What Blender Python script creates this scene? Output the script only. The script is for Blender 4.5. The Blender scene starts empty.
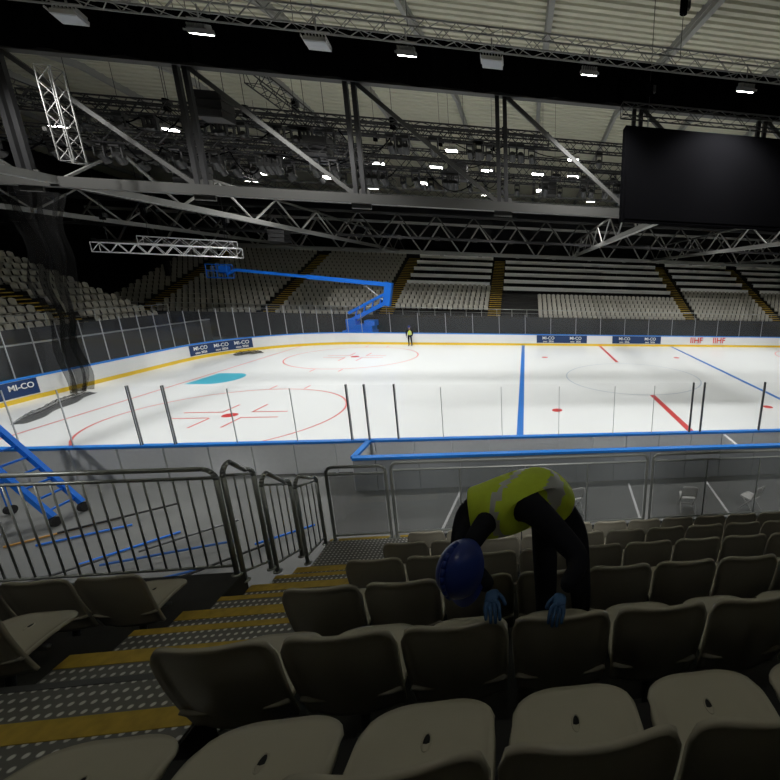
import bpy, math, random
import numpy as np
from mathutils import Vector, Matrix
random.seed(4)
SC=bpy.context.scene
COL=SC.collection
# ------------------------------------------------------------------ materials
def mat(name,col,rough=.5,metal=0,spec=.5,noise=0,nscale=8,emit=None,estr=1,coat=0):
    m=bpy.data.materials.new(name); m.use_nodes=True
    nt=m.node_tree; b=nt.nodes['Principled BSDF']
    b.inputs['Base Color'].default_value=(*col,1)
    b.inputs['Roughness'].default_value=rough; b.inputs['Metallic'].default_value=metal
    b.inputs['Specular IOR Level'].default_value=spec
    b.inputs['Coat Weight'].default_value=coat
    if emit: 
        b.inputs['Emission Color'].default_value=(*emit,1); b.inputs['Emission Strength'].default_value=estr
    if noise:
        tc=nt.nodes.new('ShaderNodeTexCoord'); n=nt.nodes.new('ShaderNodeTexNoise'); n.inputs['Scale'].default_value=nscale; n.inputs['Detail'].default_value=5
        mx=nt.nodes.new('ShaderNodeMix'); mx.data_type='RGBA'
        mx.inputs['A'].default_value=(*[c*(1-noise) for c in col],1); mx.inputs['B'].default_value=(*[min(1,c*(1+noise)) for c in col],1)
        nt.links.new(tc.outputs['Object'],n.inputs['Vector']); nt.links.new(n.outputs['Fac'],mx.inputs['Factor']); nt.links.new(mx.outputs['Result'],b.inputs['Base Color'])
    return m
def glassmat(name,col,opac,gl=.06):
    m=bpy.data.materials.new(name); m.use_nodes=True; nt=m.node_tree; nt.nodes.clear()
    o=nt.nodes.new('ShaderNodeOutputMaterial'); t=nt.nodes.new('ShaderNodeBsdfTransparent'); g=nt.nodes.new('ShaderNodeBsdfGlossy'); d=nt.nodes.new('ShaderNodeBsdfDiffuse')
    g.inputs['Roughness'].default_value=.05; d.inputs['Color'].default_value=(*col,1); g.inputs['Color'].default_value=(.8,.85,.9,1)
    a=nt.nodes.new('ShaderNodeMixShader'); a.inputs[0].default_value=opac
    b=nt.nodes.new('ShaderNodeMixShader'); b.inputs[0].default_value=gl
    nt.links.new(t.outputs[0],a.inputs[1]); nt.links.new(d.outputs[0],a.inputs[2]); nt.links.new(a.outputs[0],b.inputs[1]); nt.links.new(g.outputs[0],b.inputs[2]); nt.links.new(b.outputs[0],o.inputs[0])
    return m
def studmat():
    m=bpy.data.materials.new('galvanised_studded'); m.use_nodes=True; nt=m.node_tree; b=nt.nodes['Principled BSDF']
    tc=nt.nodes.new('ShaderNodeTexCoord'); v=nt.nodes.new('ShaderNodeTexVoronoi'); v.inputs['Scale'].default_value=18; v.inputs['Randomness'].default_value=0
    r=nt.nodes.new('ShaderNodeValToRGB'); r.color_ramp.elements[0].position=.18; r.color_ramp.elements[0].color=(.8,.8,.77,1); r.color_ramp.elements[1].position=.28; r.color_ramp.elements[1].color=(.17,.17,.16,1)
    mp=nt.nodes.new('ShaderNodeMapping'); mp.inputs['Scale'].default_value=(1,1,0)
    nt.links.new(tc.outputs['Object'],mp.inputs['Vector']); nt.links.new(mp.outputs['Vector'],v.inputs['Vector']); nt.links.new(v.outputs['Distance'],r.inputs['Fac']); nt.links.new(r.outputs['Color'],b.inputs['Base Color'])
    b.inputs['Roughness'].default_value=.4; b.inputs['Metallic'].default_value=.2
    return m
M=dict(
 ice=mat('ice',(.88,.91,.915),.25,0,.35,.02,.35),
 red=mat('red_line',(.62,.05,.05),.4), redthin=mat('red_thin',(.70,.16,.15),.4), cirg=mat('circle_pale',(.35,.42,.5),.4), blue=mat('blue_line',(.02,.18,.62),.4), crease=mat('crease_blue',(.08,.50,.66),.4),
 boardw=mat('board_white',(.82,.83,.83),.35,noise=.03), yellow=mat('kick_yellow',(.85,.58,.03),.4), cap=mat('cap_blue',(.02,.24,.8),.4), boardb=mat('board_back',(.72,.74,.75),.5,noise=.06), benchb=mat('bench_back',(.33,.35,.37),.5,noise=.06),
 navy=mat('ad_navy',(.01,.04,.14),.4), white=mat('print_white',(.85,.86,.86),.5), adred=mat('print_red',(.75,.05,.04),.5),
 glass=glassmat('acrylic',(.75,.8,.85),.02,.015), glassf=glassmat('acrylic_end',(.6,.65,.7),.02,.02), smoke=glassmat('smoked',(.20,.22,.22),.32,.03), net=glassmat('netting',(.012,.012,.012),.38,0),
 post=mat('post_alu',(.5,.52,.54),.35,.7), postd=mat('post_dark',(.11,.115,.12),.4,.5),
 seat=mat('seat_plastic',(.46,.43,.34),.27,0,.55,.05,6), seatd=mat('seat_slot',(.01,.01,.01),.8), seatf=mat('seat_far',(.45,.435,.375),.5), steel=mat('rail_steel',(.40,.42,.40),.35,.6),
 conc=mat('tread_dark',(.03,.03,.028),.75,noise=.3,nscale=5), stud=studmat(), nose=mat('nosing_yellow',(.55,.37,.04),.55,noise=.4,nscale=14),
 floor=mat('floor_grey',(.15,.155,.15),.5,noise=.2,nscale=.8), wall=mat('wall_black',(.012,.012,.014),.8), wallg=mat('wall_grey',(.035,.037,.04),.7,noise=.15,nscale=1),
 roof=mat('roof_sheet',(.56,.55,.43),.6,noise=.06,nscale=.3), rafter=mat('rafter_pale',(.33,.33,.31),.5,.2), steelp=mat('steel_pale',(.26,.26,.25),.45,.3), steelm=mat('steel_mid',(.06,.06,.056),.5,.3), steeld=mat('steel_dark',(.022,.022,.023),.5,.3), black=mat('black_cloth',(.003,.003,.0035),1,0,0),
 alu=mat('truss_alu',(.65,.66,.67),.35,.6), lamp=mat('lamp_glow',(1,1,1),.5,emit=(1,.98,.92),estr=30), lampb=mat('lamp_body',(.02,.02,.02),.5), lampf=mat('lamp_body_pale',(.35,.35,.35),.4,.4), lampg=mat('lamp_glass_off',(.35,.37,.4),.2,0),
 lift=mat('lift_blue',(.01,.18,.8),.4), rubber=mat('rubber',(.02,.02,.02),.8), desk=mat('desk_white',(.88,.88,.85),.5),
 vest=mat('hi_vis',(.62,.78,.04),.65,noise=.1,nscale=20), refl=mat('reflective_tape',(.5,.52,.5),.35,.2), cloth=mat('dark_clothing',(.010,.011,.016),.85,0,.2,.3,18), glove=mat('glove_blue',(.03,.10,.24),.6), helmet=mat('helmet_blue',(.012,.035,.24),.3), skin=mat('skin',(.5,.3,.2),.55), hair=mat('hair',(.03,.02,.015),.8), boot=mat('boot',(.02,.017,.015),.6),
 cr=mat('crate_red',(.3,.05,.03),.6), cb=mat('crate_blue',(.02,.10,.35),.6), ca=mat('case_amber',(.5,.25,.04),.5), chair=mat('chair_white',(.75,.75,.72),.4))
# ------------------------------------------------------------------ mesh builder
class MB:
    def __init__(s): s.v=[];s.f=[];s.m=[];s.ml=[]
    def mi(s,m):
        if m not in s.ml: s.ml.append(m)
        return s.ml.index(m)
    def raw(s,vs,fs,m):
        o=len(s.v); s.v+= [tuple(v) for v in vs]; k=s.mi(m)
        for f in fs: s.f.append(tuple(i+o for i in f)); s.m.append(k)
    def box(s,c,d,m,rz=0):
        x,y,z=[a/2 for a in d]; cs,sn=math.cos(rz),math.sin(rz)
        vs=[(c[0]+a*x*cs-b*y*sn,c[1]+a*x*sn+b*y*cs,c[2]+e*z) for e in(-1,1) for b in(-1,1) for a in(-1,1)]
        s.raw(vs,[(0,2,3,1),(4,5,7,6),(0,1,5,4),(2,6,7,3),(0,4,6,2),(1,3,7,5)],m)
    def cyl(s,p,q,r,m,n=8,r2=None):
        p=Vector(p);q=Vector(q);d=(q-p)
        if d.length<1e-6: return
        d.normalize(); a=Vector((0,0,1)) if abs(d.z)<.95 else Vector((0,1,0))
        u=d.cross(a).normalized(); w=u.cross(d); r2=r if r2 is None else r2
        off=math.pi/4 if n==4 else 0
        vs=[];
        for P,R in((p,r),(q,r2)):
            for i in range(n):
                t=2*math.pi*i/n+off; vs.append(P+u*(R*math.cos(t))+w*(R*math.sin(t)))
        fs=[(i,(i+1)%n,n+(i+1)%n,n+i) for i in range(n)]+[tuple(range(n))[::-1],tuple(range(n,2*n))]
        s.raw(vs,fs,m)
    def tube(s,pts,r,m,n=8):
        for a,b in zip(pts[:-1],pts[1:]): s.cyl(a,b,r,m,n)
    def obj(s,name,parent=None,smooth=False):
        me=bpy.data.meshes.new(name); me.from_pydata(s.v,[],s.f)
        for m in s.ml: me.materials.append(M[m])
        me.polygons.foreach_set('material_index',s.m)
        if smooth: me.polygons.foreach_set('use_smooth',[True]*len(me.polygons))
        me.update(); o=bpy.data.objects.new(name,me); COL.objects.link(o)
        if parent: o.parent=parent
        return o
def empty(name,loc=(0,0,0)):
    e=bpy.data.objects.new(name,None); e.location=loc; COL.objects.link(e); return e
# ------------------------------------------------------------------ camera
def make_camera():
    f,cx,cy=414,589,390; O=Vector((-7.07,-26.40,6.30))
    yaw,pit,roll=[math.radians(a) for a in(8.85,15.03,1.84)]
    F=Vector((math.sin(yaw)*math.cos(pit),math.cos(yaw)*math.cos(pit),-math.sin(pit)))
    R=Vector((math.cos(yaw),-math.sin(yaw),0)); U=R.cross(F)
    c,s=math.cos(roll),math.sin(roll); R2=c*R+s*U; U2=-s*R+c*U
    cd=bpy.data.cameras.new('camera'); cd.sensor_width=36; cd.lens=f/780*36; cd.shift_x=-(cx-390)/780; cd.shift_y=(cy-390)/780; cd.clip_start=.05; cd.clip_end=300
    o=bpy.data.objects.new('camera',cd); COL.objects.link(o)
    m=Matrix(((R2.x,U2.x,-F.x,O.x),(R2.y,U2.y,-F.y,O.y),(R2.z,U2.z,-F.z,O.z),(0,0,0,1))); o.matrix_world=m
    SC.camera=o
make_camera()
# ------------------------------------------------------------------ room shell
XL,XR,YN,YF=-58,58,-34,40
b=MB(); b.box(((XL+XR)/2,(YN+YF)/2,-.16),(XR-XL,YF-YN,.3),'floor'); b.obj('floor')
for nm,c,d in(('wall_back',(0,YF+.2,9),(XR-XL,.4,19)),('wall_front',(0,YN-.2,9),(XR-XL,.4,19)),('wall_left',(XL-.2,3,9),(.4,YF-YN,19)),('wall_right',(XR+.2,3,9),(.4,YF-YN,19))):
    b=MB(); b.box(c,d,'wall'); b.obj(nm)
def roofz(y): return 19-.13*(10-y) if y<10 else 19-.075*(y-10)
b=MB(); pts=[];y=YN
while y<YF:
    for dy,dz in((0,0),(.32,0),(.38,.12),(.54,.12)):
        pts.append((y+dy,roofz(y+dy)+dz))
    y+=.6
vs=[];fs=[]
for (y,z) in pts: vs+=[(XL,y,z),(XR,y,z)]
for i in range(len(pts)-1): fs.append((2*i,2*i+1,2*i+3,2*i+2))
b.raw(vs,fs,'roof'); b.obj('ceiling')
b=MB()
for x in np.arange(-54,56,6.0):
    for y0,y1 in((YN,10),(10,YF)):
        p=Vector((x,y0,roofz(y0)-.28));q=Vector((x,y1,roofz(y1)-.28))
        b.cyl(p,q,.16,'rafter',4); b.cyl(p+Vector((0,0,.2)),q+Vector((0,0,.2)),.2,'rafter',4)
b.obj('roof_rafters')
# ------------------------------------------------------------------ rink
HX,HY,RC=30,13,8.5
def rinkpath(off=0,step=1.2):
    P=[]
    def seg(a,c,n):
        L=math.dist(a,c);k=max(1,round(L/step))
        for i in range(k):
            t=i/k;P.append((a[0]+(c[0]-a[0])*t,a[1]+(c[1]-a[1])*t,*n))
    def arc(cx,cy,a0,a1):
        k=12
        for i in range(k):
            t=math.radians(a0+(a1-a0)*i/k);P.append((cx+RC*math.cos(t),cy+RC*math.sin(t),math.cos(t),math.sin(t)))
    X,Y=HX-RC,HY-RC
    seg((-X,-HY),(X,-HY),(0,-1));arc(X,-Y,-90,0);seg((HX,-Y),(HX,Y),(1,0));arc(X,Y,0,90)
    seg((X,HY),(-X,HY),(0,1));arc(-X,Y,90,180);seg((-HX,Y),(-HX,-Y),(-1,0));arc(-X,-Y,180,270)
    return [(x+nx*off,y+ny*off,nx,ny) for x,y,nx,ny in P]
rink=empty('ice_rink')
b=MB(); P=rinkpath(0); b.raw([(x,y,.012) for x,y,_,_ in P],[tuple(range(len(P)))],'ice'); b.obj('ice_surface',rink)
b=MB(); Z=.016
def strip(x0,y0,x1,y1,m,z=Z): b.raw([(x0,y0,z),(x1,y0,z),(x1,y1,z),(x0,y1,z)],[(0,1,2,3)],m)
def ring(cx,cy,r,w,m,z=Z,a0=0,a1=360,n=64):
    vs=[];fs=[]
    for i in range(n+1):
        t=math.radians(a0+(a1-a0)*i/n)
        vs+=[(cx+(r-w)*math.cos(t),cy+(r-w)*math.sin(t),z),(cx+r*math.cos(t),cy+r*math.sin(t),z)]
    for i in range(n): fs.append((2*i,2*i+1,2*i+3,2*i+2))
    b.raw(vs,fs,m)
strip(-.15,-13,.15,-4.5,'red'); strip(-.12,5.0,.12,13,'red'); strip(-7.5,-13,-7.22,13,'blue'); strip(7.1,-13,7.36,13,'blue')
for s in(-1,1):
    g=26*s
    yy=4.5+math.sqrt(RC**2-(26-21.5)**2)
    strip(g-.045,-yy,g+.045,yy,'redthin')
    if s<0: 
        strip(-25.7,-1.35,-24.6,1.35,'crease'); 
        n=16; b.raw([(-24.6,-1.35,Z)]+[(-24.6+.9*math.cos(math.radians(t)),1.35*math.sin(math.radians(t)),Z) for t in np.linspace(-90,90,n)],[tuple(range(n+1))],'crease')
    else: strip(24.6,-1.5,25.96,1.5,'crease')
    for t in(-1,1):
        cx,cy=20*s,7*t
        ring(cx,cy,4.5,.085,'redthin'); ring(cx,cy,.3,.3,'red',n=24)
        for a in(-1,1):
            for c in(-1,1):
                strip(cx+a*.6,cy+c*.4,cx+a*2.1,cy+c*.4+.1,'redthin'); strip(cx+a*.6,cy+c*.4,cx+a*.6+.09,cy+c*1.6,'redthin')
                strip(cx+a*.85,cy+c*4.5,cx+a*.85+.08,cy+c*5.2,'redthin')
        ring(5.6*s,cy,.26,.26,'red',n=24)
ring(0,0,4.5,.08,'cirg')
b.obj('ice_markings',rink)
def ribbon(b,path,z0,z1,off,m,closed=True):
    n=len(path); vs=[];fs=[]
    for x,y,nx,ny in path: vs+=[(x+nx*off,y+ny*off,z0),(x+nx*off,y+ny*off,z1)]
    for i in range(n if closed else n-1):
        j=(i+1)%n; fs.append((2*i,2*j,2*j+1,2*i+1))
    b.raw(vs,fs,m)
def flat(b,path,z,o0,o1,m):
    n=len(path);vs=[];fs=[]
    for x,y,nx,ny in path: vs+=[(x+nx*o0,y+ny*o0,z),(x+nx*o1,y+ny*o1,z)]
    for i in range(n): j=(i+1)%n; fs.append((2*i,2*j,2*j+1,2*i+1))
    b.raw(vs,fs,m)
boards=empty('dasher_boards')
b=MB(); ribbon(b,P,.012,.22,-.012,'yellow'); flat(b,P,.22,-.012,0,'yellow'); ribbon(b,P,.22,1.02,0,'boardw'); ribbon(b,P,0,1.02,.12,'boardb')
ribbon(b,P,1.02,1.09,-.02,'cap'); ribbon(b,P,1.02,1.09,.16,'cap'); flat(b,P,1.09,-.02,.16,'cap'); flat(b,P,1.02,.12,.16,'cap'); b.obj('board_panels',boards)
b=MB()
for i,(x,y,nx,ny) in enumerate(P):
    b.box((x+nx*.15,y+ny*.15,.5),(.06,.06,1.0),'boardb',math.atan2(ny,nx))
b.obj('board_ribs',boards)
def straight(x0,x1,y,n): return [(x0,y,*n),(x1,y,*n)]
ads=MB()
for x0,x1,mm in((-6.1,-1.3,'navy'),(1.2,6.1,'navy')): ribbon(ads,straight(x0,x1,13,(0,1)),.28,1.0,-.015,mm,False)
arcp=lambda a0,a1,cy:[(-21.5+8.5*math.cos(math.radians(a)),cy+8.5*math.sin(math.radians(a)),math.cos(math.radians(a)),math.sin(math.radians(a))) for a in np.linspace(a0,a1,9)]
ribbon(ads,arcp(144,174,4.5),.28,1.0,-.025,'navy',False)
ribbon(ads,[(-30,-3.8,-1,0)]+arcp(180,200,-4.5),.28,1.0,-.025,'navy',False)
ads.obj('advert_panels',boards)
def text(s,size,loc,rot,m,name,parent):
    cu=bpy.data.curves.new(name,'FONT'); cu.body=s; cu.size=size; cu.align_x='CENTER'; cu.align_y='CENTER'; cu.extrude=.002; cu.offset=.006; cu.materials.append(M[m])
    o=bpy.data.objects.new(name,cu); o.location=loc; o.rotation_euler=rot; COL.objects.link(o); o.parent=parent
for x in(-5.0,-2.4,2.4,5.0): text('MI-CO',.4,(x,12.96,.74),(math.pi/2,0,0),'white','lettering',boards); text('ooo  2026',.24,(x,12.96,.42),(math.pi/2,0,0),'white','lettering',boards)
for x in(9.8,12.2): text('IIHF',.8,(x,12.96,.64),(math.pi/2,0,0),'adred','lettering',boards)
for a in(149,158.5,168.5):
    t=math.radians(a); text('MI-CO',.36,(-21.5+8.44*math.cos(t),4.5+8.44*math.sin(t),.74),(math.pi/2,0,t-math.pi/2),'white','lettering',boards); text('ooo 2026',.22,(-21.5+8.44*math.cos(t),4.5+8.44*math.sin(t),.44),(math.pi/2,0,t-math.pi/2),'white','lettering',boards)
text('MI-CO',.36,(-29.94,-4.5,.72),(math.pi/2,0,math.pi/2),'white','lettering',boards)
b=MB(); c=MB(); n=len(P)
for i,(x,y,nx,ny) in enumerate(P):
    x2,y2,nx2,ny2=P[(i+1)%n]
    near = ny<-.99 and ny2<-.99
    end = abs(x)>21.4
    h=2.3 if end else 1.8
    if near: continue
    vs=[(x+nx*.07,y+ny*.07,1.09),(x2+nx2*.07,y2+ny2*.07,1.09),(x2+nx2*.07,y2+ny2*.07,1.09+h),(x+nx*.07,y+ny*.07,1.09+h)]
    b.raw(vs,[(0,1,2,3)],'glassf')
    if i%2==0 or end: c.box((x+nx*.07,y+ny*.07,1.09+h/2),(.03,.04,h),'post',math.atan2(ny,nx))
nearx=[-21.5,-20.2,-18.46,-17.57,-15.9,-14.2,-12.6,-12.08,-11.2,-9.8,-7.9,-6,-4.1,-2.7,-1.3,-.89,1.39,3.2,5,6.8,8.6,10.4,12.2,14,15.8,17.6,19.4,21.5]
dark={-18.46,-17.57,-12.6,-12.08,-11.2,-.89,-1.3,1.39,5,8.6}
for a,d in zip(nearx[:-1],nearx[1:]):
    b.raw([(a+.02,-13.07,1.09),(d-.02,-13.07,1.09),(d-.02,-13.07,2.9),(a+.02,-13.07,2.9)],[(0,1,2,3)],'glass')
for a in nearx:
    if a in dark: c.box((a,-13.07,2.0),(.048,.06,1.84),'postd'); c.box((a+.02,-13.11,2.0),(.014,.02,1.84),'post')
    else: c.box((a,-13.07,1.95),(.016,.03,1.72),'post')
b.obj('acrylic_panels',boards); c.obj('glass_posts',boards)
tb=empty('team_bench')
b=MB(); b.box((0,-14.4,.5),(24.2,.1,1.0),'benchb'); b.box((0,-14.4,1.04),(24.2,.2,.08),'cap'); 
for x in(-12.1,0,12.1): b.box((x,-13.77,.5),(.1,1.2,1.0),'boardw')
for x in(-12.1,12.1): b.box((x,-13.77,1.04),(.16,1.2,.08),'cap')
for x in np.arange(-11.5,12,1.2): b.box((x,-14.47,.5),(.06,.05,1.0),'benchb')
b.box((0,-14.05,.24),(23.8,.5,.04),'boardw'); b.box((0,-14.15,.47),(23.6,.3,.05),'chair')
for x in np.arange(-11.4,12,1.9): b.box((x,-14.15,.35),(.05,.28,.24),'steel')
b.obj('bench_box',tb)
# ------------------------------------------------------------------ seats
def grid(nu,nv,fn,th,flip=False):
    F_=[[Vector(fn(-1+2*i/(nu-1),j/(nv-1))) for i in range(nu)] for j in range(nv)]
    N=[[None]*nu for _ in range(nv)]
    for j in range(nv):
        for i in range(nu):
            a=F_[j][min(i+1,nu-1)]-F_[j][max(i-1,0)]; c=F_[min(j+1,nv-1)][i]-F_[max(j-1,0)][i]
            N[j][i]=a.cross(c).normalized()
    vs=[F_[j][i] for j in range(nv) for i in range(nu)]
    if not th: 
        return vs,[(j*nu+i,j*nu+i+1,(j+1)*nu+i+1,(j+1)*nu+i) for j in range(nv-1) for i in range(nu-1)]
    vs+=[F_[j][i]-N[j][i]*th for j in range(nv) for i in range(nu)]
    K=nu*nv; fs=[]
    for j in range(nv-1):
        for i in range(nu-1):
            q=(j*nu+i,j*nu+i+1,(j+1)*nu+i+1,(j+1)*nu+i); fs.append(q); fs.append(tuple(k+K for k in q[::-1]))
    bd=[i for i in range(nu)]+[j*nu+nu-1 for j in range(1,nv)]+[(nv-1)*nu+i for i in range(nu-2,-1,-1)]+[j*nu for j in range(nv-2,0,-1)]
    for a,c in zip(bd,bd[1:]+bd[:1]): fs.append((c,a,a+K,c+K))
    return vs,fs
def edge(u,p0=.6): return max(0,abs(u)-p0)/(1-p0)
def fback(u,v):
    r=edge(u,.58)
    zt=.57-.10*(1-math.sqrt(max(0,1-r*r*.98)))
    x=u*(.238-.016*(1-v)**1.5)
    rim=.014*max(edge(u,.86),edge(2*v-1,.9) if v>.5 else 0)
    return (x, .10*(1-v)**1.5+.05*u*u-.03-rim, .29+v*zt)
def fpan(u,w):
    r=edge(u,.25)
    x=u*(.222)
    rim=.014*max(edge(u,.84),edge(2*w-1,.82) if w>.5 else 0)
    return (x,.05+w*(.435-.11*(1-math.sqrt(max(0,1-r*r*.98)))), .425+.015*u*u+.016*math.sin(w*2.6)-.02*w**9+rim)
def seatmesh():
    b=MB()
    v,f=grid(25,19,fback,.02); b.raw(v,[t[::-1] for t in f],'seat')
    v,f=grid(25,19,fpan,.024); b.raw(v,f,'seat')
    cy=.335; zz0=.4405; ra,rb=.011,.026
    N=20; T=[2*math.pi*i/N for i in range(N)]
    vs=[(0,cy,zz0)]+[(ra*math.cos(t),cy+rb*math.sin(t),zz0) for t in T]
    b.raw(vs,[(0,i+1,(i+1)%N+1) for i in range(N)],'seatd')
    vs=[]
    for rr,zz in((1,zz0-.004),(1.15,zz0+.003),(1.5,zz0+.003),(1.8,zz0-.006)):
        vs+=[(ra*math.cos(t)*rr,cy+(rb+ra*(rr-1))*math.sin(t),zz) for t in T]
    b.raw(vs,[(k*N+i,k*N+(i+1)%N,(k+1)*N+(i+1)%N,(k+1)*N+i) for k in range(3) for i in range(N)],'seat')
    for sx in(-.13,.13):
        b.cyl((sx,.08,.40),(sx,.36,.405),.015,'postd',6)
    b.cyl((-.22,.2,.385),(.22,.2,.385),.02,'postd',6); b.cyl((0,.2,.385),(0,.12,.02),.025,'postd',8); b.box((0,.12,.01),(.14,.14,.016),'postd')
    o=b.obj('stadium_seat',smooth=True); return o
base=seatmesh(); sm=base.data; first=True
P_,R_=.86,.44; X0,Y0,Z0=-8.41,-25.64,4.34
def place_seat(x,y,z):
    global first
    if first: o=base; first=False
    else: o=bpy.data.objects.new('stadium_seat',sm); COL.objects.link(o)
    o.location=(x,y,z); o.rotation_euler=(0,0,random.uniform(-.01,.01))
for k in range(-1,6):
    for c in range(0,22): place_seat(X0+.5*c,Y0+P_*k,Z0-R_*k+.004)
for k in range(-1,4):
    for c in range(0,12): place_seat(-10.42-.5*c,Y0+P_*k,Z0-R_*k+.004)
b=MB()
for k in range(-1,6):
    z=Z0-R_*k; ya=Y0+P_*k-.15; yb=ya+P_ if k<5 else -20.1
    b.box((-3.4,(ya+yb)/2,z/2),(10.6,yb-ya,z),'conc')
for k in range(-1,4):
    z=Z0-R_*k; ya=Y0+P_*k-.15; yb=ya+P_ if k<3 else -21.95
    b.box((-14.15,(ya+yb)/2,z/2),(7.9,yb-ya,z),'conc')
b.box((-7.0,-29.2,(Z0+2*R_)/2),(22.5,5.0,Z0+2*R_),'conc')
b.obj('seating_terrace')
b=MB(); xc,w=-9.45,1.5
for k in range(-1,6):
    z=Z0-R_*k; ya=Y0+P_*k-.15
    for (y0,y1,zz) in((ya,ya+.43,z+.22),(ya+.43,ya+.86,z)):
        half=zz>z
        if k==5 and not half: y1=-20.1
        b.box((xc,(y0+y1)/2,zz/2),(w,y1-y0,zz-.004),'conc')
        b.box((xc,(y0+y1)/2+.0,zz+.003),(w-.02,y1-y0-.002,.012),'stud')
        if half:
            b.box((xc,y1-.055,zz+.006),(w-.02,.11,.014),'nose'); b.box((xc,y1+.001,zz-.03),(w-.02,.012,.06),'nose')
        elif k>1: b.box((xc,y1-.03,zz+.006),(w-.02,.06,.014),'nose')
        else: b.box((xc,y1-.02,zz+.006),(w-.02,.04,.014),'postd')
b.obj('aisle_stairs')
# ------------------------------------------------------------------ railings
def rounded(p,q,r=.12,n=5):
    A=Vector((p[0],p[1],0));B=Vector((q[0],q[1],0));d=(B-A).normalized()
    pts=[Vector((p[0],p[1],p[2]))]
    for i in range(n+1):
        t=math.pi/2*i/n; pts.append(A+d*(r-r*math.cos(t))+Vector((0,0,p[3]-r+r*math.sin(t))))
    for i in range(n+1):
        t=math.pi/2*i/n; pts.append(B-d*(r-r*math.sin(t))+Vector((0,0,q[3]-r+r*math.cos(t))))
    pts.append(Vector((q[0],q[1],q[2]))); return pts
def barrail(name,p,q,pitch=.13,rad=.024):
    b=MB(); b.tube(rounded(p,q),rad,'steel',10)
    A=Vector(p[:2]);B=Vector(q[:2]);L=(B-A).length;n=max(2,int(L/pitch))
    lo=.12
    b.cyl((p[0],p[1],p[2]+lo),(q[0],q[1],q[2]+lo),.016,'steel',6)
    b.cyl((p[0],p[1],p[3]-.1),(q[0],q[1],q[3]-.1),.016,'steel',6)
    for i in range(1,n):
        t=i/n; x=p[0]+(q[0]-p[0])*t;y=p[1]+(q[1]-p[1])*t
        b.cyl((x,y,p[2]+(q[2]-p[2])*t+lo),(x,y,p[3]+(q[3]-p[3])*t-.1),.0095,'steel',6)
    for e in(p,q): b.cyl((e[0],e[1],e[2]),(e[0],e[1],e[2]+.015),.05,'steel',10)
    return b.obj(name,smooth=True)
barrail('guard_railing',(-14.2,-22.0,3.02,4.3),(-10.25,-22.0,3.02,4.3))
barrail('guard_railing',(-18.0,-22.0,3.02,4.3),(-14.3,-22.0,3.02,4.3))
barrail('guard_railing',(-10.22,-21.95,2.9,4.3),(-10.22,-21.5,2.7,4.1))
barrail('guard_railing',(-10.22,-21.4,2.58,3.9),(-10.22,-20.85,2.4,3.62))
barrail('guard_railing',(-10.22,-20.75,2.2,3.52),(-10.22,-20.2,2.14,3.34))
def panelrail(x0,x1,y,z0,z1):
    b=MB(); b.tube(rounded((x0,y,z0,z1),(x1,y,z0,z1),.1),.024,'steel',10)
    b.cyl((x0,y,z0+.1),(x1,y,z0+.1),.016,'steel',6); b.cyl((x0,y,z1-.12),(x1,y,z1-.12),.016,'steel',6)
    b.box(((x0+x1)/2,y,(z0+z1)/2-.01),(x1-x0-.08,.012,z1-z0-.26),'smoke')
    n=int((x1-x0)/1.3)
    for i in range(1,n+1):
        x=x0+(x1-x0)*i/(n+1); b.cyl((x,y,z0),(x,y,z1-.12),.013,'steel',6)
    for x in(x0,x1): b.cyl((x,y,z0),(x,y,z0+.015),.05,'steel',10)
    b.obj('glazed_railing',smooth=False)
panelrail(-10.1,-9.25,-20.15,2.14,3.42); panelrail(-9.17,-5.05,-20.15,2.14,3.46); panelrail(-4.95,-1.0,-20.15,2.14,3.46); panelrail(-.9,3,-20.15,2.14,3.46)
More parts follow.
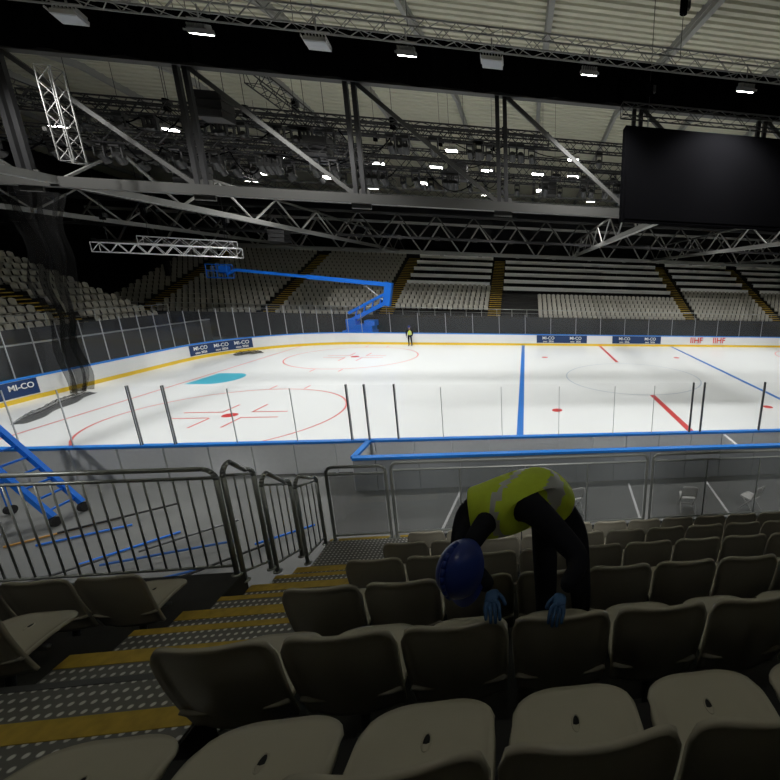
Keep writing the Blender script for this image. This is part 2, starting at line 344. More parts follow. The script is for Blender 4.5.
# ------------------------------------------------------------------ stands
def lowseat():
    vs=[];fs=[]
    v,f=grid(4,3,fback,0); vs+=v; fs+=f
    o=len(vs); v,f=grid(4,3,fpan,0); vs+=v; fs+=[tuple(i+o for i in t) for t in f]
    return np.array([(v[0]*.9,v[1],v[2]) for v in vs]),fs
LV,LF=lowseat()
def stand(name,p0,along,out,L,rows,run,rise,z0,aisles,aw=1.2,seatok=None,desk=None,skip=None):
    A=np.array(along,float);O=np.array(out,float);p0=np.array(p0,float)
    e=empty(name)
    b=MB();d=MB();y=MB(); ang=math.atan2(A[1],A[0])
    SV=[];SF=[];cnt=0
    Rm=np.array([[-A[0],-O[0]],[-A[1],-O[1]]])
    for r in range(rows):
        z=z0+rise*r; c=p0+A*L/2+O*(run*(r+.5))
        b.box((c[0],c[1],z/2),(L,run,z),'conc',ang)
        t=.4
        for a in aisles:
            for h,(q,zz) in enumerate(((.25,z),(.75,z+rise/2))):
                cc=p0+A*a+O*(run*(r+q)); y.box((cc[0],cc[1],zz+.02),(aw,run/2,.04),'conc',ang)
                cc=p0+A*a+O*(run*(r+q-.2)); y.box((cc[0],cc[1],zz+.03),(aw,.15,.06),'nose',ang)
        while t<L-.3:
            if all(abs(t-a)>aw/2+.22 for a in aisles):
                dk=desk and desk(t,r)
                if not dk and (seatok is None or seatok(t,r)):
                    c=p0+A*t+O*(run*r+.72*run)
                    v=LV.copy(); xy=v[:,:2]@Rm.T; v=np.column_stack([xy[:,0]+c[0],xy[:,1]+c[1],v[:,2]+z])
                    SV.append(v); SF+= [tuple(i+cnt for i in f) for f in LF]; cnt+=len(v)
            t+=.52
        if desk:
            edges=sorted([0]+[v for a in aisles for v in(a-aw/2,a+aw/2)]+[L])
            for s0,s1 in zip(edges[::2],edges[1::2]):
                if s1-s0>2 and desk((s0+s1)/2,r):
                    c=p0+A*(s0+s1)/2+O*(run*(r+.3))
                    d.box((c[0],c[1],z+.74),(s1-s0-.3,.5,.04),'desk',ang); 
                    c2=c-O*.24; d.box((c2[0],c2[1],z+.55),(s1-s0-.3,.03,.42),'desk',ang)
                    for q in np.arange(s0+.4,s1,2.0):
                        c3=p0+A*q+O*(run*(r+.3)); d.box((c3[0],c3[1],z+.37),(.05,.4,.74),'steeld',ang)
    c=p0+A*L/2-O*.1; b.box((c[0],c[1],z0/2+.3),(L,.15,z0+.6),'wallg',ang)
    b.obj('terrace',e); y.obj('aisle_steps',e)
    if d.v: d.obj('press_desks',e)
    me=bpy.data.meshes.new('seats'); me.from_pydata(np.concatenate(SV).tolist(),[],SF); me.materials.append(M['seatf']); o=bpy.data.objects.new('seats',me); COL.objects.link(o); o.parent=e
    r=MB(); a=p0-O*.1; c=a+A*L; zt=z0+1.35
    r.cyl((a[0],a[1],zt),(c[0],c[1],zt),.03,'steel',6); r.cyl((a[0],a[1],zt-.35),(c[0],c[1],zt-.35),.015,'steel',4)
    for q in np.arange(0,L,1.5):
        g=a+A*q; r.cyl((g[0],g[1],z0+.5),(g[0],g[1],zt),.025,'steel',6)
    r.obj('front_rail',e)
DX=-46
def dsk(t,r):
    x=DX+t
    if x<-20.4: return False
    if -10<x<10: return r>=7 and r%2==1
    return r>=8 and r%2==0
def sok(t,r):
    x=DX+t
    if x<-20.4: return True
    if x<-10: return 2<=r<8
    if x<10.5: return (r<6 and x>-6) 
    return r<8
stand('far_grandstand',(DX,17),(1,0),(0,1),92,17,.86,.385,1.7,[46-42,46-31.5,46-21,46-10.4,46+11,46+21.5,46+32],1.3,sok,dsk)
stand('end_grandstand',(-36,12.5),(0,-1),(-1,0),34,15,.86,.42,1.9,[6,15,24],1.2)
b=MB(); b.box((0,32.4,4.6),(104,.3,9.2),'wall'); b.box((0,32.0,9.0),(104,.8,.25),'steelp'); b.obj('back_fascia')
b=MB(); b.box((-33.5,-2,1.0),(.15,30,2.0),'wallg'); b.box((-33.5,-2,2.03),(.25,30,.06),'post'); b.obj('perimeter_barrier')
# ------------------------------------------------------------------ structural steel
def strut(b,p,q,w,m): b.cyl(p,q,w*.7,m,4)
def bigtruss(name,y,zb,zt,xs,mc,mv,md,wv=.34,wd=.2,V=False,wc=.34):
    b=MB()
    strut(b,(xs[0],y,zb),(xs[-1],y,zb),wc,mc); strut(b,(xs[0],y,zt),(xs[-1],y,zt),wc,mc)
    for i,x in enumerate(xs):
        if not V: strut(b,(x-.14,y,zb),(x-.14,y,zt),wv*.45,mv); strut(b,(x+.14,y,zb),(x+.14,y,zt),wv*.45,mv)
        b.box((x,y,zb),(.7,.06,.7) if not V else (.4,.05,.4),mc)
        if i<len(xs)-1:
            x2=xs[i+1]
            if V:
                xm=(x+x2)/2; strut(b,(x,y,zt),(xm,y,zb),wd,md); strut(b,(xm,y,zb),(x2,y,zt),wd,md)
            else: strut(b,(x,y,zt),(x2,y,zb),wd,md)
    return b.obj(name)
xs=[-7.95+5.3*i for i in range(-8,10)]
bigtruss('roof_truss',-8.2,8.96,12.96,xs,'steelm','steeld','steelm',.34,.15)
bigtruss('roof_truss',24.5,8.5,11.6,[-50+4.2*i for i in range(25)],'steelp','steelp','steelp',.2,.13,True,.26)
bigtruss('roof_truss',14,9.3,11.2,[-50+3.2*i for i in range(32)],'steeld','steeld','steelm',.14,.1,True,.2)
b=MB()
for x,ys in((-34,-20),(-23,-20),(-1.0,-8.2),(10,-8.2),(21,-8.2),(32,-20)):
    strut(b,(x,ys,9.0),(x,32,9.0),.26,'steelp')
    for y in np.arange(-8.2,31,5.4): strut(b,(x,y,9.0),(x,y+2.7,10.6),.08,'steelp'); strut(b,(x,y+2.7,10.6),(x,y+5.4,9.0),.08,'steelp')
    strut(b,(x,-8.2,10.6),(x,32,10.6),.12,'steelm')
b.obj('longitudinal_girders')
b=MB()
for x in(-54,-44,44):
    for y in(24.5,-8.2): strut(b,(x,y,0),(x,y,17),.4,'steeld')
b.obj('steel_columns')
b=MB(); nn=240
vs=[];fs=[]
for i in range(nn+1):
    x=-34+68*i/nn; y=-9.0+.06*math.sin(i*1.7)
    vs+=[(x,y,12.62+.03*math.sin(i*.9)),(x,y,14.05)]
for i in range(nn): fs.append((2*i,2*i+2,2*i+3,2*i+1))
b.raw(vs,fs,'black'); b.box((0,-8.7,13.4),(68,.35,1.1),'black'); b.obj('masking_drape')
RIG=empty('overhead_lighting_rig')
def boxtruss(name,p,q,s=.42,m='alu',step=.45,rc=.026,rb=.013,parent=None):
    b=MB(); p=Vector(p);q=Vector(q);d=(q-p);L=d.length;d.normalize()
    up=Vector((0,0,1)) if abs(d.z)<.9 else Vector((0,1,0)); u=d.cross(up).normalized();w=u.cross(d).normalized()
    cs=[(u*a+w*c)*(s/2) for a,c in((-1,-1),(1,-1),(1,1),(-1,1))]
    for c in cs: b.cyl(p+c,q+c,rc,m,6)
    n=max(1,int(L/step))
    for i in range(n):
        A=p+d*(L*i/n);B=p+d*(L*(i+1)/n)
        for k in range(4):
            c0,c1=cs[k],cs[(k+1)%4]
            if i%2: c0,c1=c1,c0
            b.cyl(A+c0,B+c1,rb,m,4)
    for k in range(4):
        b.cyl(p+cs[k],p+cs[(k+1)%4],rb,m,4); b.cyl(q+cs[k],q+cs[(k+1)%4],rb,m,4)
    return b.obj(name,parent)
for a in (((-24,-11,13.3),(24,-11,13.3),.45,'steelp'),
 ((-30,-1.8,13.1),(22,-1.8,13.1),.45,'steeld',.45,.04,.02),
 ((-30,2,13.1),(22,2,13.1),.45,'steeld',.45,.04,.02),
 ((-26,-5.2,12.3),(-6,-5.2,12.3),.5,'steeld',.45,.035,.018),
 ((-30,-6.4,10.9),(-13,-6.4,10.9),.45,'steeld',.45,.03,.016),
 ((-27,-4.0,11.2),(14,-4.0,11.2),.5,'steeld',.45,.035,.018),
 ((-28,6,12.9),(20,6,12.9),.5,'steeld',.45,.04,.02),
 ((-28,10,12.3),(24,10,12.3),.5,'steelm',.6,.04,.02),
 ((-24.5,-10,12.0),(-24.5,8,12.0),.5,'steeld'),
 ((-16.5,-8,12.8),(-16.5,8,12.4),.5,'steeld'),
 ((-21.4,-9.4,9.4),(-21.4,-9.4,12.0),.4,'steelp',.4,.022,.011),
 ((-3.6,-9.7,12.2),(12,-9.7,12.2),.4,'steeld')):
    boxtruss('lighting_truss',*a,parent=RIG)
LT=empty('lowered_box_truss')
boxtruss('truss_long',(-30.7,1.6,7.15),(-23.5,1.6,7.1),.5,'alu',.45,.035,.02,LT)
boxtruss('truss_short',(-29.5,3.0,7.7),(-24.5,3.0,7.6),.4,'alu',.45,.03,.018,LT)
b=MB()
for x,y,z0 in((-30,1.6,7.4),(-24,1.6,7.4),(-29,3,7.9),(-25,3,7.9),(-15.6,2,12.4),(-12,2,12.4),(-9,2,12.4),(-18,-1.8,12.5),(-13,-4,11.4),(-22,-4,11.4),(-19,-4,11.4),(-8,-4,11.4),(-2.6,-9.7,11.5),(3,-9.7,11.5),(-10.5,-11,13.4),(-2,-11,13.4)):
    b.cyl((x,y,z0),(x,y,roofz(y)-.1),.012,'steeld',4)
    b.cyl((x,y,z0+1.2),(x,y,z0+1.65),.13,'black',8); b.box((x+.1,y,z0+1.45),(.2,.16,.22),'lampb')
b.obj('chain_hoists',RIG)
b=MB()
def movinghead(b,x,y,z):
    b.box((x,y,z-.06),(.34,.3,.14),'lampb')
    for s in(-.16,.16): b.box((x+s,y,z-.3),(.05,.14,.4),'lampb')
    a=random.uniform(-.6,.6); b.cyl((x,y-.12*math.cos(a),z-.3-.1),(x+.1*a,y+.18,z-.62),.13,'lampb',8,.17)
for y,z,x0,x1,n in((-5.2,12.05,-25,-7,22),(-6.4,10.7,-29,-14,16),(-4,10.95,-26,12,34),(-1.8,12.85,-28,10,26),(2,12.85,-28,10,18),(6,12.6,-26,16,28),(10,12,-26,20,22)):
    for i in range(n):
        movinghead(b,random.uniform(x0,x1),y,z)
b.obj('moving_head_lights',RIG)
b=MB()
for k in range(44):
    y,z=random.choice(((-5.2,12.1),(-4,11.0),(-1.8,12.9),(2,12.9),(6,12.7),(-6.4,10.8)))
    x=random.uniform(-26,6) if y!=-6.4 else random.uniform(-29,-16); x2=x+random.uniform(1,3); sag=random.uniform(.3,.9)
    pts=[Vector((x+(x2-x)*t,y,z-sag*4*t*(1-t))) for t in np.linspace(0,1,9)]
    b.tube(pts,.028,'black',4)
b.obj('draped_cables',RIG)
for (x,y,z,s) in((-22,-3.2,10.6,(1.1,.8,.9)),(-15.5,-5.8,11.4,(.9,.7,.8)),(-27.0,13.0,9.2,(1.2,1,1.1)),(-19,-6,12.6,(1,.8,.7)),(-10.8,.2,12.2,(1,.8,.7)),(-5.5,4,12.4,(1,.8,.7))):
    b=MB(); 
    for i in range(3): b.box((x,y-.06*i,z-.32*i),(s[0],s[1],.28),'lampb'); b.box((x,y-.06*i-s[1]/2-.01,z-.32*i),(s[0]*.9,.02,.22),'steeld')
    for q in(-1,1): b.cyl((x+q*s[0]*.4,y,z+.1),(x+q*s[0]*.4,y,roofz(y)-.2),.012,'steeld',4)
    b.obj('line_array_speaker')
def flood(x,y,z,tilt,power,pale=True,w=.62,lit=True,cone=125):
    e=empty('floodlight',(x,y,z)); b=MB(); m='lampf' if pale else 'lampb'
    b.box((0,0,.0),(w,.12,.34),m)
    for i in range(7): b.box((-w/2+w*(i+.5)/7,.1,0),(.02,.12,.3),m)
    b.box((0,-.065,0),(w*.9,.012,.28),'lamp' if lit else 'lampg')
    for s in(-1,1): b.box((s*(w/2+.02),0,.1),(.02,.05,.34),m)
    o=b.obj('lamp_head',e); o.rotation_euler=(math.radians(tilt),0,0)
    c=MB(); c.box((0,0,.29),(w+.08,.05,.03),m); c.cyl((0,0,.29),(0,0,.62),.025,m,6); c.obj('yoke',e)
    if power:
        l=bpy.data.lights.new('lamp','SPOT'); l.energy=power; l.spot_size=math.radians(cone); l.spot_blend=.6; l.shadow_soft_size=.25; l.color=(1,.99,.97)
        lo=bpy.data.objects.new('lamp_source',l); COL.objects.link(lo); lo.parent=e
        n=Vector((0,-math.cos(math.radians(tilt)),-math.sin(math.radians(tilt))))
        lo.rotation_euler=n.to_track_quat('-Z','Y').to_euler(); lo.location=n*.12
    return e
for x,lit in((-18.85,0),(-15.8,1),(-12.86,0),(-10.46,1),(-8.02,0),(-5.07,1),(.16,1),(5,0),(10,1),(15,0),(-23,1)):
    if lit: flood(x,-11.5,12.5,110,2250 if x!=-10.46 else 0,True,.5,True)
    else: flood(x,-11.5,12.5,72,0,True,.6,False)
for x in(-21,-18.4,-15.6,-12.3,-9.35,-6.3,-4.1,0,4,8,12,16,20): flood(x,2,12.5,84,1750 if x in(-21,-15.6,-9.35,-4.1,4,12,20) else 0,True,.75)
for x in(-23.5,-16.8,-10.8,-4.5,3,9): flood(x,-1.8,12.5,85,0,True,.6)
for x in(-26,-18,-10,-2,6,14,22): flood(x,8.5,12.2,100,1750,True,.7)
for x in(-24,-20,-14,-6,2,8): flood(x,6,12.3,70,0,True,.6)
for x in(-27,): flood(x,-3,12.0,95,1600)
# added lamps, out of view above the near stand, brighten board backs and walkway
for x in(-19,-13,-7,-1): flood(x,-26,11.0,132,1500,False,.5,True,36)
b=MB(); b.box((1.4,-9.6,10.08),(9.7,.5,3.22),'black'); b.box((1.4,-9.86,10.08),(9.5,.03,3.05),'black'); 
for x in(-2.6,1.4,5.4): b.cyl((x,-9.7,11.7),(x,-9.7,12.1),.03,'steel',6)
for x in np.arange(-2.2,6,1.2): b.box((x,-9.3,10.08),(.06,.12,3.1),'steeld')
b.obj('video_screen')
# ------------------------------------------------------------------ boom lift
def boomlift(x,y):
    e=empty('boom_lift'); b=MB()
    b.box((x,y,.75),(2.6,1.6,.5),'lift'); b.box((x+.3,y,1.25),(1.9,1.3,.6),'lift'); b.box((x-.6,y,1.5),(.8,1.2,1.1),'lift'); b.box((x+1.0,y,1.7),(.9,1.1,.5),'lift')
    for sx in(-1,1):
        for sy in(-.85,.85):
            b.cyl((x+sx,y+sy-.15,.45),(x+sx,y+sy+.15,.45),.45,'rubber',16); b.cyl((x+sx,y+sy-.17,.45),(x+sx,y+sy+.17,.45),.2,'lift',10)
    b.obj('chassis',e)
    b=MB(); T=Vector((x-.9,y,1.8)); K1=Vector((x+2.5,y,3.6)); K2=Vector((x+2.9,y,5.2)); E=Vector((x-9.6,y,6.1)); J=Vector((x-10.4,y,5.7))
    b.cyl(T,K1,.24,'lift',4); b.cyl(T+Vector((0,0,.75)),K1+Vector((-.1,0,.75)),.17,'lift',4)
    for i in range(4):
        t=.15+.22*i; A=T.lerp(K1,t); b.cyl(A,A+Vector((.25,0,.8)),.07,'lift',4)
    b.cyl(K1-Vector((0,0,.3)),K2+Vector((0,0,.2)),.42,'lift',4); b.cyl(K2,K2+(E-K2)*.55,.26,'lift',4); b.cyl(K2+(E-K2)*.5,E,.18,'lift',4); b.cyl(E,J,.14,'lift',4)
    b.cyl(K1,K2+(E-K2)*.2,.07,'post',8); b.cyl(T+Vector((.3,0,-.2)),T+(K1-T)*.6,.07,'post',8)
    b.obj('boom',e)
    b=MB(); c=J+Vector((-.5,0,-.3)); 
    for z in(0,.55,1.1):
        for a,d in(((-.8,-.4),(.8,-.4)),((.8,-.4),(.8,.4)),((.8,.4),(-.8,.4)),((-.8,.4),(-.8,-.4))): b.cyl(c+Vector((a[0],a[1],z)),c+Vector((d[0],d[1],z)),.04,'lift',5)
    for sx in(-.8,0,.8):
        for sy in(-.4,.4): b.cyl(c+Vector((sx,sy,0)),c+Vector((sx,sy,1.1)),.035,'lift',5)
    b.box(c,(1.6,.8,.08),'lift'); b.box(c+Vector((.4,0,.7)),(.6,.6,.6),'lift'); b.obj('platform_basket',e)
boomlift(-22.4,15.2)
# ------------------------------------------------------------------ netting
b=MB(); nz,na=40,44; vs=[];fs=[]
for j in range(nz+1):
    z=.05+9.4*j/nz; w=.5+.12*math.sin(j*.35)+.8*(j/nz)**2
    for i in range(na+1):
        t=i/na; vs.append((-29.2+.2*math.sin(t*31+j*.12)+.1*math.sin(j*.5),-2.9+.6*(j/nz)+(t-.5)*w*2+.12*math.sin(t*17+j*.2),z))
for j in range(nz):
    for i in range(na): k=j*(na+1)+i; fs.append((k,k+1,k+na+2,k+na+1))
b.raw(vs,fs,'net')
b.obj('safety_netting')
def pile(name,cx,cy,L,W,H,ang,seed,z=.014):
    rnd=random.Random(seed); b=MB(); n=28;m=12; vs=[];fs=[]
    for i in range(n+1):
        for j in range(m+1):
            u=i/n*2-1;v=j/m*2-1; h=H*max(0,(1-u*u))**.5*max(0,1-v*v)*(.6+.4*rnd.random())
            x=u*L/2;y=v*W/2*(1+.3*math.sin(u*7)); vs.append((cx+x*math.cos(ang)-y*math.sin(ang),cy+x*math.sin(ang)+y*math.cos(ang),z+h))
    for i in range(n):
        for j in range(m): k=i*(m+1)+j; fs.append((k,k+1,k+m+2,k+m+1))
    b.raw(vs,fs,'net'); b.raw([(a+.03,c+.03,d*.6) for a,c,d in vs],fs,'net'); b.obj(name)
pile('net_pile',-27.9,-5.4,5.0,.5,.35,1.9,1); pile('net_pile',-27.9,8.0,1.8,.6,.3,.75,2)
# ------------------------------------------------------------------ lower floor items
def chair(x,y,rz):
    e=empty('folding_chair',(x,y,0)); e.rotation_euler=(0,0,rz); b=MB()
    v,f=grid(7,6,lambda u,w:(u*.21,.0+w*.4-.03*abs(u)**3*w,.44-.02*(1-u*u)*math.sin(w*3)),.02); b.raw(v,f,'chair')
    v,f=grid(7,6,lambda u,w:(u*.21*(1-.08*w),-.02-.1*w+.03*u*u,.5+w*.34-.03*u**4),.02); b.raw(v,f,'chair')
    b.obj('seat_and_back',e,True); b=MB()
    for s in(-.2,.2): b.cyl((s,.38,0),(s,-.02,.5),.014,'chair',6); b.cyl((s,-.12,0),(s,.3,.43),.014,'chair',6); b.cyl((s,-.02,.5),(s,-.12,.82),.014,'chair',6)
    b.cyl((-.2,.3,.1),(.2,.3,.1),.01,'chair',6); b.obj('frame',e)
for x,y,r in((-5.77,-16.3,.3),(-2.6,-16.5,-.2),(-.67,-16.7,.5)): chair(x,y,r)
rr=random.Random(9)
b=MB()
for i in range(18):
    a=rr.uniform(-.3,.3)+.5; L=rr.uniform(1.0,2.4); x=rr.uniform(-19,-13);y=rr.uniform(-19.6,-16.0); z=.035+.06*(i%3)
    b.cyl((x,y,z),(x+L*math.cos(a),y+L*math.sin(a),z),.028,rr.choice(['lift','steel','postd','ca','cb','rubber','postd']),8)
b.obj('scaffold_tubes')
e=MB()
for dy in(0,.7):
    e.cyl((-20.2,-15.6+dy,2.9),(-18.6,-15.6+dy,.25),.08,'lift',4); e.cyl((-20.2,-15.6+dy,.1),(-20.2,-15.6+dy,2.9),.05,'lift',4)
for i in range(9):
    t=(i+.5)/9; e.cyl((-20.2+1.6*t,-15.6,2.9-2.65*t),(-20.2+1.6*t,-14.9,2.9-2.65*t),.03,'lift',4)
for sx in(-20.2,-18.6):
    for dy in(0,.7): e.cyl((sx-.05,-15.6+dy,.12),(sx+.05,-15.6+dy,.12),.12,'rubber',12)
e.obj('mobile_access_stairs')
b=MB()
for x in(-9.5,-6.9,-4.3,-1.7): b.raw([(x,-19.5,.004),(x+.07,-19.5,.004),(x+.47,-14.7,.004),(x+.4,-14.7,.004)],[(0,1,2,3)],'white')
b.box((-3,-17.9,.006),(16,.06,.004),'white'); b.obj('floor_tape')
# ------------------------------------------------------------------ people
def skinobj(name,V,E,Rad,root,mats,label,parent=None,sub=2):
    me=bpy.data.meshes.new(name+'_s'); me.from_pydata(V,E,[]); o=bpy.data.objects.new(name+'_s',me); COL.objects.link(o)
    mo=o.modifiers.new('skin','SKIN'); mo.use_smooth_shade=True
    for i,r in enumerate(Rad):
        me.skin_vertices[0].data[i].radius=(r if isinstance(r,tuple) else (r,r)); me.skin_vertices[0].data[i].use_root=(i==root)
    s=o.modifiers.new('sub','SUBSURF'); s.levels=sub; s.render_levels=sub
    dg=bpy.context.evaluated_depsgraph_get(); nm=bpy.data.meshes.new_from_object(o.evaluated_get(dg)); bpy.data.objects.remove(o)
    nm.name=name; nm.materials.clear()
    for m in mats: nm.materials.append(M[m])
    segs=[(np.array(V[a]),np.array(V[c]),label(a,c)) for a,c in E]
    for p in nm.polygons:
        c=np.array(p.center); best=None
        for a,d,l in segs:
            ab=d-a; t=max(0,min(1,np.dot(c-a,ab)/max(1e-9,np.dot(ab,ab)))); q=np.linalg.norm(c-a-ab*t)
            if best is None or q<best[0]: best=(q,l)
        p.material_index=best[1]; p.use_smooth=True
    r=bpy.data.objects.new(name,nm); COL.objects.link(r)
    if parent: r.parent=parent
    return r
def hand(name,wrist,fwd,nrm,parent,m='glove',curl=.9,thumb=1):
    w=Vector(wrist);f=Vector(fwd).normalized();n=Vector(nrm);n=(n-f*n.dot(f)).normalized();s=f.cross(n)*thumb
    V=[w,w+f*.045];E=[(0,1)];Rd=[(.028,.02),(.036,.018)]
    for k,(off,L) in enumerate(((-.03,.072),(-.010,.082),(.011,.077),(.031,.06))):
        b0=w+f*.085+s*off; V.append(b0); i=len(V)-1; E.append((1,i)); Rd.append(.0115); d=f.copy(); p=b0
        for j,fr in enumerate((.42,.32,.26)):
            a=curl*(.5+.35*j); d=(d*math.cos(a*.85)-n*math.sin(a*.85)).normalized()
            p=p+d*(L*fr); V.append(p); E.append((len(V)-2 if j else i,len(V)-1)); Rd.append(.0095-.001*j)
    b0=w+f*.03-s*.035-n*.005; V.append(b0); i=len(V)-1; E.append((1,i)); Rd.append(.013)
    p=b0
    for j,d in enumerate(((f*.7-s*.6-n*.3),(f*.8-s*.2-n*.5))):
        p=p+d.normalized()*.032; V.append(p); E.append((len(V)-2,len(V)-1)); Rd.append(.011-.001*j)
    return skinobj(name,[tuple(v) for v in V],E,Rd,1,[m],lambda a,c:0,parent)
def head(name,c,face,up,parent,helmet=True,hair=True):
    c=Vector(c);F=Vector(face).normalized();U=Vector(up);U=(U-F*U.dot(F)).normalized();S=F.cross(U)
    b=MB(); nu,nv=28,20; vs=[];fs=[];mt=[]
    for j in range(nv+1):
        th=math.pi*j/nv
        for i in range(nu):
            ph=2*math.pi*i/nu; x=math.sin(th)*math.sin(ph);y=math.sin(th)*math.cos(ph);z=math.cos(th)
            sx,sy,sz=.076*x,.096*y,.118*z
            if z<0: sx*=1+.32*z; sy=sy*(1+.25*z)+.012*-z
            if y>0:
                g=lambda cx,cz,r:math.exp(-((x-cx)**2+(z-cz)**2)/r)
                sy+=.024*g(0,-.12,.02)-.012*g(.34,.06,.03)-.012*g(-.34,.06,.03)+.008*g(0,-.5,.03)+.008*g(0,-.85,.05)+.006*g(0,.25,.1)
            vs.append(c+S*sx+F*sy+U*sz)
    for j in range(nv):
        for i in range(nu):
            fs.append((j*nu+i,j*nu+(i+1)%nu,(j+1)*nu+(i+1)%nu,(j+1)*nu+i))
    b.raw(vs,fs,'skin')
    for s in(-1,1):
        o=c+S*(s*.078)-F*.008
        b.cyl(o-S*s*.006,o+S*s*.014+F*-.008,.026,'skin',10,.03)
        e=c+S*(s*.028)+F*.086+U*.008; b.cyl(e,e+F*.008,.009,'white',8); b.cyl(e+F*.008,e+F*.0095,.005,'lampb',8)
    m=c+F*.092-U*.052; b.cyl(m-S*.02,m+S*.02,.005,'adred',6)
    b.obj(name+'_face',parent,True)
    b=MB(); vs=[];fs=[]; mm='helmet' if helmet else 'hair'; R=1.28 if helmet else 1.08
    nj=9
    for j in range(nj+1):
        th=math.radians(100 if helmet else 105)*j/nj
        for i in range(nu):
            ph=2*math.pi*i/nu; k=1+(.03*math.cos(2*ph) if helmet else 0)
            vs.append(c+S*(.086*R*math.sin(th)*math.sin(ph)*k)+F*(.104*R*math.sin(th)*math.cos(ph)*k)+U*(.122*R*.92*math.cos(th)+.01))
    for j in range(nj):
        for i in range(nu): fs.append((j*nu+i,j*nu+(i+1)%nu,(j+1)*nu+(i+1)%nu,(j+1)*nu+i))
    b.raw(vs,fs,mm)
    if helmet:
        vs=[];k=14
        for i in range(k+1):
            t=math.radians(-65+130*i/k); 
            vs+=[c+S*(.11*math.sin(t))+F*(.13*math.cos(t))+U*-.005, c+S*(.118*math.sin(t))+F*(.18*math.cos(t))-U*.018]
        b.raw(vs,[(2*i,2*i+1,2*i+3,2*i+2) for i in range(k)],mm)
        pts=[c+F*(.136*math.sin(a))+U*(.148*math.cos(a)+.01) for a in np.linspace(-1.1,1.1,10)]; b.tube(pts,.012,mm,6)
    b.obj(name+('_helmet' if helmet else '_hair'),parent,True)
def person(name,J,helmetp,face,up,handsp,vest=True,vs_=1.0):
    e=empty(name)
    keys=['pelvis','s1','chest','neck','headb','shR','elR','wrR','shL','elL','wrL','hipR','knR','anR','toR','hipL','knL','anL','toL']
    V=[J[k] for k in keys]; ix={k:i for i,k in enumerate(keys)}
    Rr=dict(pelvis=(.14,.115),s1=(.13,.10),chest=(.135,.10),neck=.06,headb=.05,shR=.082,elR=.064,wrR=.042,shL=.082,elL=.064,wrL=.042,hipR=.10,knR=.07,anR=.05,toR=.038,hipL=.10,knL=.07,anL=.05,toL=.038)
    E=[('pelvis','s1'),('s1','chest'),('chest','neck'),('neck','headb'),('chest','shR'),('shR','elR'),('elR','wrR'),('chest','shL'),('shL','elL'),('elL','wrL'),('pelvis','hipR'),('hipR','knR'),('knR','anR'),('anR','toR'),('pelvis','hipL'),('hipL','knL'),('knL','anL'),('anL','toL')]
    Ei=[(ix[a],ix[c]) for a,c in E]
    def lab(a,c):
        k=keys[c]
        if k=='headb' and vs_==1.0: return 1
        if k in('toR','toL'): return 2
        return 0
    skinobj('body',V,Ei,[Rr[k] for k in keys],0,['cloth','skin','boot'],lab,e)
    if vest:
        p,s1,ch,nk=[Vector(J[k]) for k in('pelvis','s1','chest','neck')]
        shR,shL=Vector(J['shR']),Vector(J['shL'])
        V2=[p+(p-s1)*.25,s1,ch,ch.lerp(nk,.85 if vs_==1 else 1.02),ch.lerp(shR,.6),ch.lerp(shL,.8)]
        q=vs_
        skinobj('safety_vest',[tuple(v) for v in V2],[(0,1),(1,2),(2,3),(2,4),(2,5)],[(.2*q,.165*q),(.195*q,.155*q),(.20*q,.155*q),(.125*q,.11*q),(.125*q,.12*q),(.125*q,.12*q)],0,['vest'],lambda a,c:0,e)
        vo=[o for o in e.children if o.name.startswith('safety_vest')][0]
        me=vo.data; me.materials.append(M['refl']); ax=(ch-p); L=ax.length; ax.normalize(); sd=(shR-shL).normalized()
        sb=vo.modifiers.new('s','SUBSURF'); sb.levels=1; sb.render_levels=1
        dg=bpy.context.evaluated_depsgraph_get(); nm=bpy.data.meshes.new_from_object(vo.evaluated_get(dg)); vo.modifiers.clear(); vo.data=nm; me=nm
        for pl in me.polygons:
            t=(Vector(pl.center)-p).dot(ax)/L; q=(Vector(pl.center)-p).dot(sd)
            if .0<t<.14 or .5<t<.63: pl.material_index=1
            if t>.63 and .085<abs(q)<.13: pl.material_index=1
    head('head',helmetp,face,up,e,True)
    for hn,w,f,n,cu,th in handsp: hand(hn,w,f,n,e,'glove',cu,th)
    return e
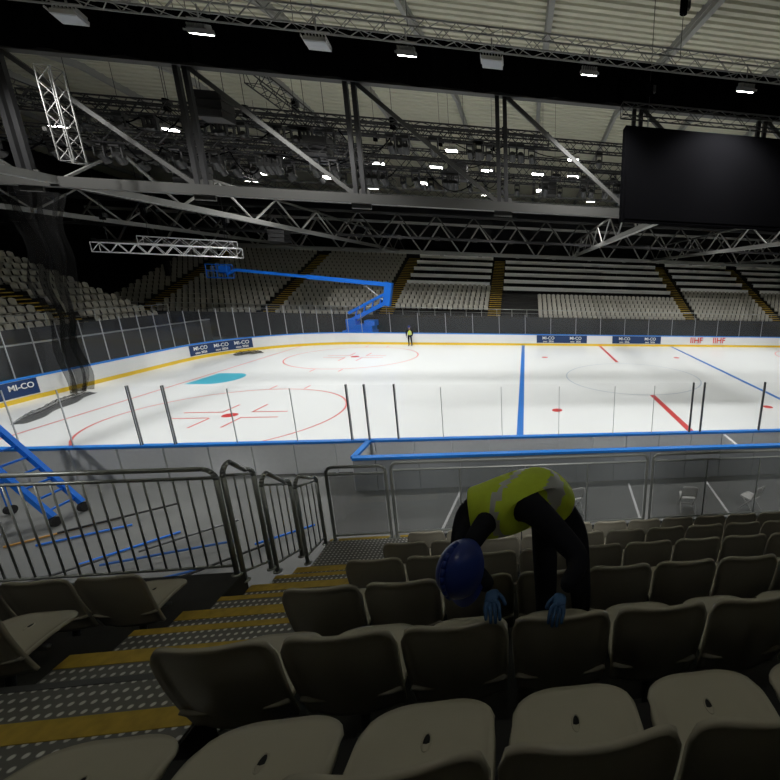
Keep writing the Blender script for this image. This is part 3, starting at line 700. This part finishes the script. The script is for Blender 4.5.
J=dict(pelvis=(-6.86,-23.86,4.78),s1=(-6.98,-23.92,4.96),chest=(-7.17,-24.14,5.04),neck=(-7.31,-24.42,5.02),headb=(-7.36,-24.52,4.97),
 shR=(-7.02,-24.36,5.06),elR=(-6.79,-24.56,4.88),wrR=(-6.90,-24.72,4.83),shL=(-7.42,-24.2,4.98),elL=(-7.42,-24.46,4.86),wrL=(-7.25,-24.68,4.85),
 hipR=(-6.76,-23.97,4.70),knR=(-6.74,-24.20,4.36),anR=(-6.72,-24.14,4.0),toR=(-6.72,-24.32,3.945),hipL=(-6.96,-23.92,4.70),knL=(-6.96,-24.20,4.36),anL=(-6.97,-24.12,4.0),toL=(-6.97,-24.3,3.945))
person('maintenance_worker',J,(-7.38,-24.61,4.92),(-.1,-.45,-.85),(-.5,-.85,.25),
 [('hand_right',(-6.905,-24.725,4.825),(-.25,-.6,-.15),(0,0,1),.75,-1),('hand_left',(-7.25,-24.69,4.85),(.1,-.6,-.15),(0,0,1),.75,1)],True,1.13)
X,Y=-17.3,12.2
J=dict(pelvis=(X,Y,.98),s1=(X,Y,1.15),chest=(X,Y,1.33),neck=(X,Y,1.5),headb=(X,Y-.01,1.58),shR=(X-.2,Y,1.4),elR=(X-.27,Y,1.13),wrR=(X-.24,Y-.12,.9),shL=(X+.2,Y,1.4),elL=(X+.27,Y,1.13),wrL=(X+.22,Y-.15,.92),
 hipR=(X-.1,Y,.93),knR=(X-.11,Y-.02,.52),anR=(X-.12,Y+.02,.1),toR=(X-.13,Y-.16,.05),hipL=(X+.1,Y,.93),knL=(X+.12,Y-.02,.52),anL=(X+.13,Y+.02,.1),toL=(X+.15,Y-.16,.05))
person('rink_worker',J,(X,Y-.01,1.68),(0,-1,0),(0,0,1),[('hand_right',(X-.24,Y-.12,.9),(.1,-.3,-.8),(-1,0,0),.4,1),('hand_left',(X+.22,Y-.15,.92),(-.1,-.3,-.8),(1,0,0),.4,-1)])
# ------------------------------------------------------------------ world
w=bpy.data.worlds.new('world'); SC.world=w; w.use_nodes=True; bg=w.node_tree.nodes['Background']; bg.inputs[0].default_value=(.8,.9,1,1); bg.inputs[1].default_value=.01
SC.view_settings.view_transform='Standard'; SC.view_settings.look='None'; SC.view_settings.exposure=0
